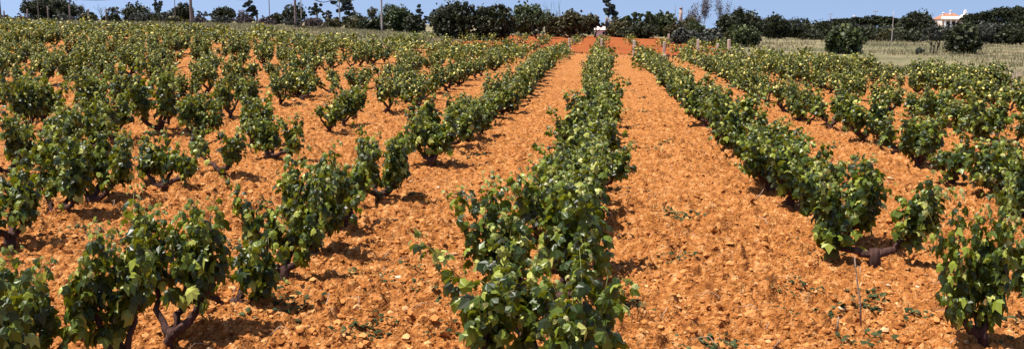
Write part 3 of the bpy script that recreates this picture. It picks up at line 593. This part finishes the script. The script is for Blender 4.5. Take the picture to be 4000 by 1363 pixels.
T = [
 # left, behind the vineyard
 (205, 120, -12, 215, 'oak', 'dark', 'big dark evergreen tree at the far left, behind the fence posts', 'evergreen_oak', 1.2),
 (322, 120, 12, 44, 'bare', 'grey', 'bare grey tree right of the big dark evergreen', 'bare_tree', 0.1),
 (352, 118, 50, 60, 'bush', 'dark', 'low dark bush between the big evergreen and the bare scrub', 'bush', 1),
 (398, 125, 18, 56, 'bare', 'grey', 'leaning bare tree with crooked dark limbs', 'bare_tree', 0.1),
 (445, 122, 34, 80, 'sparse', 'olive', 'thin brownish scrub tree left of the round oak', 'scrub_tree', .8),
 (535, 126, 16, 136, 'oak', 'dark', 'round dark oak left of the slender gum tree', 'evergreen_oak', 1),
 (622, 128, 2, 44, 'euc', 'euc', 'slender gum tree with small separate leaf tufts', 'gum_tree', .7),
 (655, 118, 48, 60, 'bush', 'grey', 'low grey scrub at the foot of the slender gum tree', 'bush', 1),
 (722, 124, 16, 92, 'oak', 'dark', 'dark oak just left of the thick utility pole', 'evergreen_oak', 1),
 (788, 126, 48, 50, 'sparse', 'grey', 'small sparse tree right of the thick utility pole', 'scrub_tree', .8),
 (872, 126, 28, 98, 'oak', 'dark', 'low dark tree with flat top between the utility poles', 'evergreen_oak', .85),
 (955, 130, 44, 50, 'sparse', 'mauve', 'thin mauve-grey scrub left of the tall loose tree', 'scrub_tree', .8),
 (1005, 130, 4, 96, 'euc', 'euc', 'tall loose-crowned tree left of the dark thin pole', 'gum_tree', 1.5),
 (1080, 128, 52, 60, 'bush', 'dark', 'small dark bush right of the dark thin pole', 'bush', 1),
 (1150, 132, 16, 100, 'oak', 'dark', 'round dark oak behind the two poles', 'evergreen_oak', 1),
 (1240, 130, 14, 70, 'euc', 'euc', 'airy gum tree above the pile of dead branches', 'gum_tree', 1),
 (1280, 128, 42, 50, 'euc', 'euc', 'small airy gum tree right of the branch pile', 'gum_tree', 1),
 (1375, 126, -6, 150, 'euc', 'euc', 'wide gum tree with spreading tiers of leaves', 'gum_tree', 2.6),
 (1385, 122, 58, 110, 'bush', 'dark', 'dark undergrowth bush beneath the wide gum tree', 'bush', 1),
 (1465, 116, 36, 90, 'sparse', 'olive', 'brownish thin tree left of the pale pole and the round oak', 'scrub_tree', 1.6),
 (1450, 112, 74, 110, 'bush', 'dark', 'low dark bush left of the pale pole at the meadow edge', 'bush', 1),
 (1550, 110, 12, 116, 'oak', 'green', 'round green oak right of the pale pole', 'evergreen_oak', 1.3),
 (1615, 108, 58, 90, 'bush', 'dark', 'low rounded bush right of the round green oak', 'bush', 1),
 (1660, 118, 18, 90, 'euc', 'euc', 'flat-topped airy gum tree left of the great dark trees', 'gum_tree', 1.2),
 (1768, 92, -8, 180, 'bush', 'dark', 'great dark tree reaching to the ground at the vineyard edge', 'evergreen_oak', 1.7),
 (1925, 92, 10, 160, 'bush', 'dark', 'second great dark tree, right of the tallest one', 'evergreen_oak', 1.6),
 (2060, 108, 10, 150, 'oak', 'green', 'tall green tree behind the red soil, left of the centre', 'evergreen_oak', 1.3),
 (2100, 98, 66, 120, 'sparse', 'green', 'small leafy fruit tree standing on the red soil', 'fruit_tree', 3.2),
 (2165, 118, 4, 90, 'bare', 'grey', 'tall bare twiggy tree behind the small fruit trees', 'bare_tree', 0.1),
 (2170, 106, 52, 70, 'oak', 'olive', 'narrow olive-brown tree left of the broad olive-brown one', 'fruit_tree', 1),
 (2245, 102, 44, 130, 'oak', 'olive', 'broad olive-brown tree with dark trunk on the red soil', 'fruit_tree', 1.2),
 (2300, 116, 42, 60, 'oak', 'olive', 'olive-brown tree just left of the tall gum tree', 'fruit_tree', 1),
 (2365, 122, -6, 150, 'euc', 'euc', 'tall gum tree with rounded tufts rising over the white farmhouse', 'gum_tree', 3.4),
 (2318, 102, 74, 80, 'sparse', 'olive', 'low spreading tree in front of the white farmhouse', 'fruit_tree', 2.2),
 (2420, 108, 72, 100, 'oak', 'olive', 'olive-brown tree right of the white farmhouse', 'fruit_tree', 1),
 (2475, 116, 50, 90, 'euc', 'green', 'loose green tree right of the olive-brown one', 'broadleaf_tree', 1.8),
 (2535, 116, 48, 90, 'euc', 'green', 'tree with ragged top and lobed clumps, left of the dense upright one', 'broadleaf_tree', 1.8),
 (2505, 106, 84, 140, 'bush', 'dark', 'dark undergrowth under the ragged trees', 'bush', 1.1),
 (2600, 118, 38, 86, 'oak', 'green', 'dense upright green tree left of the brick chimney', 'evergreen_oak', 1.1),
 (2650, 112, 84, 110, 'bush', 'olive', 'olive-green bush below the brick chimney', 'bush', 1),
 (2712, 108, 88, 90, 'bush', 'green', 'green bush behind the grey shrubs', 'bush', 1),
 (2740, 128, -14, 90, 'bare', 'mauve', 'tall bare mauve tree with dense upright twigs', 'bare_tree', 1.8),
 (2700, 126, 30, 70, 'bare', 'mauve', 'smaller bare tree leaning left of the tall mauve one', 'bare_tree', 1.2),
 (2830, 130, -6, 90, 'bare', 'mauve', 'thin bare tree right of the tall mauve one', 'bare_tree', 1.2),
 (2675, 88, 112, 100, 'bush', 'grey', 'rounded grey-green shrub at the end of the vine rows', 'shrub', 1.2),
 (2770, 88, 116, 110, 'bush', 'grey', 'wide grey-green shrub right of the rounded one', 'shrub', 1.2),
 (2845, 112, 46, 100, 'oak', 'dark', 'dark tree in front of the thin bare trees', 'evergreen_oak', 1.2),
 (2880, 120, 22, 60, 'oak', 'dark', 'narrow dark tree with pointed top', 'evergreen_oak', 1),
 (2900, 86, 92, 140, 'bush', 'green', 'leafy green bush behind the stone posts', 'bush', 1.3),
 (2935, 122, 46, 110, 'oak', 'dark', 'rounded dark tree left of the two oaks at the meadow', 'evergreen_oak', 1.1),
 (3025, 136, 54, 120, 'oak', 'dark', 'dark oak at the back left corner of the meadow', 'evergreen_oak', 1.1),
 (3120, 142, 72, 110, 'oak', 'dark', 'broad low oak left of the small white house', 'evergreen_oak', 1.1),
 (3198, 140, 76, 90, 'oak', 'dark', 'rounded oak touching the small white house', 'evergreen_oak', 1.1),
 (3180, 128, 122, 90, 'bush', 'dark', 'low dark hedge-like bush under the rounded oak', 'bush', 1),
 (3290, 146, 96, 90, 'oak', 'dark', 'dark tree behind the fig tree on the meadow', 'evergreen_oak', 1),
 (3300, 72, 96, 140, 'bush', 'green', 'glossy green fig tree standing alone on the meadow', 'fig_tree', 1.2),
 (3400, 170, 68, 330, 'umbrella', 'pine', 'wide flat umbrella pine left of the large oak', 'umbrella_pine', 1.3),
 (3400, 138, 106, 130, 'bush', 'dark', 'dark thicket under the left umbrella pine', 'bush', 1.1),
 (3480, 136, 118, 120, 'bush', 'olive', 'olive-green thicket behind the slim pale pole', 'bush', 1),
 (3585, 145, 40, 145, 'oak', 'dark', 'large dark oak left of the pink villa', 'evergreen_oak', 1.6),
 (3550, 134, 118, 160, 'bush', 'dark', 'dark bush at the foot of the large oak', 'bush', 1),
 (3645, 70, 108, 105, 'sparse', 'grey', 'small half-bare fig tree on the meadow beside the black-green oak', 'fig_tree', 2.0),
 (3765, 72, 96, 135, 'oak', 'dark', 'black-green oak with twin trunks in front of the pink villa', 'evergreen_oak', 1.5),
 (3945, 175, 34, 320, 'umbrella', 'pine', 'wide umbrella pine right of the pink villa', 'umbrella_pine', 1.5),
 (3860, 138, 88, 130, 'bush', 'grey', 'grey-green oak scrub beneath the right umbrella pine', 'bush', 1.2),
 (3960, 136, 84, 130, 'bush', 'dark', 'dark oak scrub at the right edge beneath the pine', 'bush', 1.2),
 (3720, 150, 110, 120, 'bush', 'dark', 'dark thicket below the pink villa', 'bush', 1.1),
 (4040, 150, 44, 160, 'oak', 'pine', 'dark pine cut off by the right edge', 'pine_tree', 1.2),
]
for px, dep, yt, w, kind, mat, lab, nm, dn in T:
    tree(px, dep, yt, w, kind, mat, lab, nm, dens=dn, cat='bush' if nm in ('bush', 'shrub') else 'tree')
rt = random.Random(3)
for i in range(15):
    px = 2930+i*78+rt.uniform(-12, 12)
    tree(px, 158+rt.uniform(-5, 5), 92+rt.uniform(-8, 14)+(0 if px < 3740 else -14), 105, 'bush', rt.choice(['dark', 'dark', 'grey', 'green']), '%s bush from the left in the dark thicket closing off the meadow' % ordn(i+1), 'bush', dens=.8, cat='bush', group='thicket behind the meadow')
for i in range(19):
    px = 10+i*86+rt.uniform(-16, 16)
    tree(px, 116+rt.uniform(-3, 3), 60+max(0, px-900)*.035+rt.uniform(-8, 8), 75, 'bush', rt.choice(['grey', 'dark', 'olive', 'mauve']), '%s low scrub bush from the left in the scrub behind the vineyard' % ordn(i+1), 'scrub', dens=.35, cat='bush', group='scrub behind the vineyard')
for i in range(9):
    px = 1990+i*88+rt.uniform(-12, 12)
    if 2270 < px < 2430: continue
    tree(px, 124+rt.uniform(-3, 3), 72+rt.uniform(-12, 10), 100, 'bush', rt.choice(['green', 'dark', 'olive']), '%s tall bush from the left in the dark wall of trees behind the red soil' % ordn(i+1), 'bush', dens=.8, cat='bush', group='bushes behind the red soil')

# pile of dead branches
x, y, z, ppm = at_depth(1195, 100); mb = MB(); rg = np.random.default_rng(8)
for i in range(16):
    a = rg.uniform(-.3, PI+.3); b0 = np.array([rg.uniform(-1.4, 1.4), rg.normal(0, .4), .05])
    branch(mb, rg, b0, unit(np.array([math.cos(a), rg.normal(0, .3), abs(math.sin(a))*.7])), rg.uniform(.6, 1.0), .07, 1, .5, None, 5, .05)
o = build(mb, 'branch_pile', M['tbark']); o.location = (x, y, z); tag(o, 'pile of dead dark branches lying on the grass below the poles', 'branch pile')

# ------------------------------------------------------------------ poles, posts, wires
def pole(px, dep, ytop, rad, mat, label, arm=False, name='utility_pole', ztop=None, lean=0):
    x, y, z, ppm = at_depth(px, dep); zt = ztop if ztop else z_of(ytop, dep); hh = zt-z
    e = empty(name, (x, y, z)); tag(e, label, 'utility pole', 'utility poles')
    mb = MB(); mb.tube(np.array([[lean*t*hh, 0, -.4+(hh+.4)*t] for t in np.linspace(0, 1, 6)]), np.linspace(rad*1.15, rad*.8, 6), 8); build(mb, 'shaft', M[mat], e)
    if arm:
        mb = MB(); mb.tube(np.array([[-.55, 0, hh-.25], [0, rad+.03, hh-.25], [.55, 0, hh-.25]]), [.035]*3, 5); build(mb, 'crossarm', M[mat], e)
        for s in (-.5, .5):
            mb = MB(); mb.tube(np.array([[s, 0, hh-.21], [s, 0, hh-.12], [s, 0, hh-.06]]), [.02, .04, .02], 6); build(mb, 'insulator', M['concrete'], e)
    return (x, y, zt), e
P1, _ = pole(3, 92, 0, .17, 'pole', 'thick brown utility pole at the far left edge', True, ztop=7.0)
P2, _ = pole(750, 92, 0, .14, 'pole', 'thick brown utility pole rising out of the vines, left part', True, ztop=7.0)
P3, _ = pole(1156, 100, 0, .13, 'pole', 'brown utility pole left of the branch pile', True, ztop=7.6)
P4, _ = pole(1492, 96, 0, .10, 'concrete', 'pale mottled utility pole left of the round green oak', True, ztop=7.4)
pole(1179, 118, 0, .06, 'concrete', 'slim white pole just right of the brown one', ztop=6.6)
pole(1055, 118, 0, .055, 'pole', 'slim dark pole left of the brown one', ztop=6.8)
pole(1328, 122, 0, .09, 'concrete', 'pale pole in front of the wide gum tree', True, ztop=6.9)
pole(688, 116, 0, .05, 'pole', 'slim grey pole left of the thick brown one among the vines', ztop=6.6)
pole(155, 100, 0, .055, 'pole', 'slim dark pole in front of the big dark evergreen', ztop=6.6)
pole(3486, 118, 47, .055, 'concrete', 'slim pale pole standing at the back of the meadow', lean=.01)
pole(3416, 200, 44, .06, 'pole', 'small distant pole with crossarm above the umbrella pine', True)
pole(3241, 210, 54, .06, 'pole', 'distant pole above the small white house', True)
pole(3268, 210, 68, .06, 'pole', 'distant pole right of the small white house')
pole(3232, 210, 70, .05, 'pole', 'distant pole touching the left of the taller one')
pole(2636, 190, 24, .05, 'pole', 'thin pole left of the brick chimney')
def wire(a, b, sag, label, off=(0, 0, 0)):
    a = np.array(a)+off; b = np.array(b)+off; t = np.linspace(0, 1, 28)[:, None]
    p = a*(1-t)+b*t; p[:, 2] -= (4*sag*t*(1-t))[:, 0]
    mb = MB(); mb.tube(p-a, .055, 4); o = build(mb, 'overhead_wire', M['wire']); o.location = a
    tag(o, label, 'overhead wire', 'overhead wires')
wire(P1, P2, 1.95, 'sagging wire between the far left pole and the thick brown pole', (0, 0, -.1))
wire(P2, P3, 2.1, 'sagging wire between the thick brown pole and the one by the branch pile', (0, 0, -.1))
x, y, z, _p = at_depth(1328, 122)
wire(P3, (x, y, 6.8), 1.75, 'wire from the pole by the branch pile to the pale pole', (0, 0, -.1))
a = at_depth(3340, 118); b = at_depth(3486, 118); wire((a[0], a[1], z_of(100, 118)), (b[0], b[1], z_of(109, 118)), .1, 'thin wire running left from the slim pale meadow pole')
for px, dep, yt, lab in [(20, 78, 44, 'short weathered fence post beside the far left pole'), (112, 78, 38, 'weathered fence post left of the big dark evergreen'), (192, 78, 28, 'tall grey fence post in front of the big dark evergreen'),
                         (277, 78, 20, 'tallest fence post, at the right side of the big evergreen'), (350, 78, 38, 'dark fence post among the low bushes'), (418, 78, 38, 'fence post in front of the leaning bare tree')]:
    x, y, z, ppm = at_depth(px, dep); zt = z_of(yt, dep); mb = MB()
    mb.tube(np.array([[0, 0, -.3], [.01, 0, (zt-z)*.5], [.02, 0, zt-z-.03], [.02, 0, zt-z]]), [.075, .07, .062, .04], 7, rough=.15, rng=rg)
    o = build(mb, 'fence_post', M['pole']); o.location = (x, y, z); tag(o, lab, 'fence post', 'fence posts along the back of the vineyard')
for px, dep, yt, hh, w, lab in [
    (2226, 70, 150, 1.1, .075, 'tall pale stone post at the left of the row ends'), (2246, 80, 158, 1.0, .055, 'small pale post right of the leftmost tall one'), (2351, 68, 152, 1.0, .075, 'pale post at the end of the centre row'),
    (2478, 62, 158, 1.1, .08, 'pale post at the end of the first row right of the path'), (2596, 68, 163, 1.0, .085, 'broad pale post left of the grey shrubs'), (2614, 96, 134, .8, .09, 'pinkish post beside the rounded grey shrub'),
    (2730, 66, 155, 1.1, .08, 'bright white post in front of the grey shrubs'), (2807, 66, 170, .8, .08, 'short pale post right of the bright white one'), (2852, 64, 155, 1.2, .08, 'tall pale post furthest right'), (2598, 48, 212, .6, .08, 'short pale stump post inside the vine rows')]:
    x, y, z, ppm = at_depth(px, dep); zt = z_of(yt, dep); mb = MB()
    h_ = max(zt-z, .3)
    mb.v.append(np.array([(sx_*w*k_, sy_*w*k_, zz) for zz, k_ in ((-.2, 1.05), (h_-.03, 1), (h_, .8)) for sx_, sy_ in ((-1, -1), (1, -1), (1, 1), (-1, 1))])); mb.n = 12
    for r0 in (0, 4):
        for j in range(4): mb.f.append([r0+j, r0+(j+1) % 4, r0+4+(j+1) % 4, r0+4+j]); mb.m.append(0); mb.sm.append(False)
    mb.f.append([8, 9, 10, 11]); mb.m.append(0); mb.sm.append(False)
    o = build(mb, 'stone_post', M['post']); o.location = (x, y, z); o.rotation_euler = (rp.gauss(0, .02), rp.gauss(0, .03), rp.uniform(-.3, .3)); tag(o, lab, 'post', 'pale posts at the row ends')

# ------------------------------------------------------------------ buildings
def house(px, dep, ybot, ytop_wall, wpx, label, mat, name='house', depth=4.0, roofh=.8, hip=False, chim=(), porch=None, windows=(), door=None, rot=0):
    x, y, z, ppm = at_depth(px, dep); w = wpx/ppm; zb = min(z, z_of(ybot, dep)); zt = z_of(ytop_wall, dep); h = zt-zb
    e = empty(name, (x, y, zb), YAW*0+rot); tag(e, label, 'house' if name != 'brick_chimney' else 'chimney')
    mb = MB(); mb.box(-w/2, w/2, 0, depth, -.5, h); build(mb, 'wall', M[mat], e)
    mb = MB(); o = .18
    if hip: v = [(-w/2-o, -o, h+.003), (w/2+o, -o, h+.003), (w/2+o, depth+o, h+.003), (-w/2-o, depth+o, h+.003), (-w*.22, depth/2, h+roofh), (w*.22, depth/2, h+roofh)]; f = [(0, 1, 5, 4), (1, 2, 5), (2, 3, 4, 5), (3, 0, 4), (3, 2, 1, 0)]
    else: v = [(-w/2-o, -o, h+.003), (w/2+o, -o, h+.003), (w/2+o, depth+o, h+.003), (-w/2-o, depth+o, h+.003), (-w/2-o, depth/2, h+roofh), (w/2+o, depth/2, h+roofh)]; f = [(0, 1, 5, 4), (2, 3, 4, 5), (0, 4, 3), (1, 2, 5), (3, 2, 1, 0)]
    mb.add(v, f); ro = build(mb, 'roof', M['tile'], e)
    for cx, ch in chim:
        mb = MB(); mb.box(cx*w-.16, cx*w+.16, depth*.4-.16, depth*.4+.16, h+roofh*.3, h+ch); mb.box(cx*w-.21, cx*w+.21, depth*.4-.21, depth*.4+.21, h+ch+.002, h+ch+.08); mb.box(cx*w-.12, cx*w+.12, depth*.4-.12, depth*.4+.12, h+ch+.083, h+ch+.26); build(mb, 'chimney', M['white'], ro)
    for wx, wz, ww, wh in windows:
        mb = MB(); mb.box(wx*w-ww/2-.06, wx*w+ww/2+.06, -.05, -.002, wz-.06, wz+wh+.06); f_ = build(mb, 'window', M['white'], e)
        mb = MB(); mb.box(wx*w-ww/2, wx*w+ww/2, -.056, -.052, wz, wz+wh); build(mb, 'pane', M['glassdark'], f_)
    if door: 
        mb = MB(); mb.box(door*w-.45, door*w+.45, -.05, -.004, -.4, 1.9); build(mb, 'door', M['glassdark'], e)
    return e, w, h, x, y, zb
# pink villa with veranda
e, w, h, *_ = house(3722, 205, 118, 76, 84, 'pale pink villa with orange hipped roof, veranda and chimneys above the trees', 'pink', 'villa', depth=6, roofh=1.25, hip=True, chim=((-.30, 1.3), (0.02, 1.75)))
mb = MB(); mb.box(-w*.52, w*.30, -2.0, -.02, h-.28, h-.06); mb.add([(-w*.56, -2.2, h-.055), (w*.34, -2.2, h-.055), (w*.34, 0, h+.5), (-w*.56, 0, h+.5), (-w*.56, 0, h-.055), (w*.34, 0, h-.055)], [(0, 1, 2, 3), (0, 3, 4), (1, 5, 2), (0, 4, 5, 1)]); build(mb, 'veranda_roof', M['pink'], e)
for cx in (-.48, -.24, .0, .24):
    mb = MB(); mb.box(cx*w-.14, cx*w+.14, -1.9, -1.62, -.5, h-.283); build(mb, 'column', M['white'], e)
mb = MB(); mb.box(-w*.40, w*.24, -.04, -.003, .2, h-.6); build(mb, 'window', M['glassdark'], e)
mb = MB(); x1 = w*.32; mb.box(x1, x1+w*.52, -2.4, 3, -.5, h-.2); build(mb, 'side_wing', M['pink'], e)
mb = MB(); mb.add([(x1-.1, -2.6, h-.196), (x1+w*.52+.2, -2.6, h-.196), (x1+w*.26, -2.6, h+.95), (x1-.1, 3.2, h-.196), (x1+w*.52+.2, 3.2, h-.196), (x1+w*.26, 3.2, h+.95)], [(0, 1, 2), (3, 5, 4), (0, 2, 5, 3), (1, 4, 5, 2), (0, 3, 4, 1)]); rr = build(mb, 'wing_roof', M['pink'], e)
mb = MB(); mb.box(x1+.25, x1+.75, -1.2, -.7, h, h+1.75); mb.box(x1+.36, x1+.64, -1.09, -.81, h+1.752, h+2.05); build(mb, 'chimney', M['white'], rr)
mb = MB(); mb.box(x1+w*.17, x1+w*.31, -2.44, -2.403, h-1.7, h-.7); build(mb, 'window', M['glassdark'], e)
house(3247, 185, 125, 104, 22, 'tiny white house peeping between the oaks', 'white', depth=3, roofh=.35, chim=((-.2, .6),))
house(3352, 225, 100, 84, 40, 'pinkish house with low tiled roof behind the umbrella pine', 'pink', depth=4, roofh=.9, hip=True, chim=((-.3, 1.2),))
house(2372, 109, 150, 118, 90, 'low white farmhouse half hidden behind the trees at the red soil', 'white', 'farmhouse', depth=4, roofh=.4, windows=((-.15, .35, .3, .4), (.3, .35, .3, .4)), door=.08)
D.objects['farmhouse'].children[1].data.materials[0] = M['pink']
# brick chimney tower
x, y, z, ppm = at_depth(2658, 190); zt = z_of(36, 190); e = empty('brick_tower', (x, y, z)); tag(e, 'slim brick tower with a wider cap beside a thin pole', 'tower')
hh = zt-z; mb = MB(); mb.tube(np.array([[0, 0, -.3], [0, 0, hh*.5], [0, 0, hh]]), [.42, .36, .30], 10); build(mb, 'shaft', M['brick'], e)
mb = MB(); mb.tube(np.array([[0, 0, hh+.003], [0, 0, hh+.2]]), [.40, .40], 10); build(mb, 'cap', M['brick'], e)
mb = MB(); mb.tube(np.array([[-.8, -.45, hh*.78], [0, -.45, hh*.78], [.8, -.45, hh*.78]]), [.04]*3, 5); build(mb, 'crossbar', M['pole'], e)

# ------------------------------------------------------------------ grass (nobody could count it)
def grass(name, label, n, sampler, hgt, wid, mat, seed):
    rg = np.random.default_rng(seed); x, y = sampler(rg, n); n = len(x); z = terrain(x, y)
    a = rg.uniform(0, PI, n); h = hgt*rg.uniform(.5, 1.4, n)*(.6+.8*vnoise(x*.3, y*.3, 91)); w = wid*rg.uniform(.6, 1.4, n)*(.6+y*.008)
    lx = rg.normal(0, .25, n)*h; ly = rg.normal(0, .25, n)*h
    B = np.stack([x, y, z-.05], -1); dx = np.stack([np.cos(a)*w, np.sin(a)*w, 0*w], -1)
    V = np.stack([B-dx, B+dx, B+np.stack([lx*.4, ly*.4, h*.6], -1)+dx*.7, B+np.stack([lx, ly, h], -1), B+np.stack([lx*.4, ly*.4, h*.6], -1)-dx*.7], 1)
    mb = MB(); mb.addmany(V, [(0, 1, 2, 3, 4)], 0); tag(build(mb, name, mat), label, 'grass', kind='stuff')
def s_right(rg, n):
    y = 17*(140/17)**rg.random(n); x = rg.uniform(.05, .56, n)*y; k = (x > right_edge(y)+.3*rg.normal(0, 1, n)) & ((y < 66) | (x > 9.5)) & (rg.random(n) < -.15+1.5*vnoise(x*.16, y*.09, 95)); return x[k], y[k]
grass('meadow_grass', 'tall dry grey-green grass of the meadow on the right', 60000, s_right, .34, .022, M['grass'], 3)
def s_left(rg, n):
    y = rg.uniform(61, 112, n); x = rg.uniform(-.8, -.07, n)*y; k = x < -14; return x[k], y[k]
grass('verge_grass', 'dry mauve-grey grass behind the vines on the left', 22000, s_left, .30, .025, M['grass'], 4)
def s_band(rg, n):
    y = rg.uniform(24, 40, n); x = right_edge(y)+np.abs(rg.normal(0, 1.6, n)); return x, y
grass('straw_grass', 'bleached straw-coloured grass along the right edge of the vines', 9000, s_band, .42, .018, M['palegrass'], 5)
def s_tuft(rg, n):
    q = at_depth(1660, 82); return q[0]+rg.normal(0, .9, n), q[1]+rg.normal(0, .8, n)
grass('straw_tufts', 'pale straw tufts on the small red bank left of the great dark trees', 900, s_tuft, .38, .03, M['palegrass'], 6)
def s_cross(rg, n):
    y = rg.normal(64, 1.6, n); x = rg.uniform(-5, 8, n); k = vnoise(x*.6, y*.6, 97) > .5; return x[k], y[k]
grass('track_weeds', 'thin grey-green weeds on the cross track at the row ends', 2200, s_cross, .14, .03, CR['grey'], 7)

# ------------------------------------------------------------------ light, sky, camera
SUN_EL, SUN_AZ = math.radians(67), math.radians(-108)       # azimuth from +Y towards +X
sd = Vector((math.sin(SUN_AZ)*math.cos(SUN_EL), math.cos(SUN_AZ)*math.cos(SUN_EL), math.sin(SUN_EL)))
L = D.lights.new('sun', 'SUN'); L.energy = 5.0; L.angle = math.radians(.5); L.color = (1, .95, .87)
so = D.objects.new('sun', L); C.objects.link(so); so.rotation_euler = (-sd).to_track_quat('-Z', 'Y').to_euler()
w = D.worlds.new("World"); bpy.context.scene.world = w; w.use_nodes = True; nt = w.node_tree
bg = nt.nodes['Background']; sk = nt.nodes.new('ShaderNodeTexSky'); sk.sky_type = 'NISHITA'; sk.sun_disc = False
sk.sun_elevation = SUN_EL; sk.sun_rotation = SUN_AZ; sk.altitude = 0; sk.air_density = 1.0; sk.dust_density = .6; sk.ozone_density = 3.0
tc = nt.nodes.new('ShaderNodeTexCoord'); va = nt.nodes.new('ShaderNodeVectorMath'); va.operation = 'ADD'; va.inputs[1].default_value = (0, 0, .30)
vn = nt.nodes.new('ShaderNodeVectorMath'); vn.operation = 'NORMALIZE'
nt.links.new(tc.outputs['Generated'], va.inputs[0]); nt.links.new(va.outputs[0], vn.inputs[0]); nt.links.new(vn.outputs[0], sk.inputs[0])
mu = nt.nodes.new('ShaderNodeMixRGB'); mu.blend_type = 'MULTIPLY'; mu.inputs[0].default_value = 1; mu.inputs[2].default_value = (1.30, 1.12, 1.02, 1)
nt.links.new(sk.outputs[0], mu.inputs[1]); nt.links.new(mu.outputs[0], bg.inputs[0]); bg.inputs[1].default_value = .10
cam = D.cameras.new('camera'); co_ = D.objects.new('camera', cam); C.objects.link(co_)
co_.location = (0, 0, CAMZ); co_.rotation_euler = (PI/2-PITCH, 0, YAW)
cam.sensor_width = 36; cam.lens = F/W*36; cam.clip_end = 20000; cam.clip_start = .05
S = bpy.context.scene; S.camera = co_
S.view_settings.view_transform = 'Standard'; S.view_settings.look = 'None'; S.view_settings.exposure = .88; S.view_settings.gamma = 1
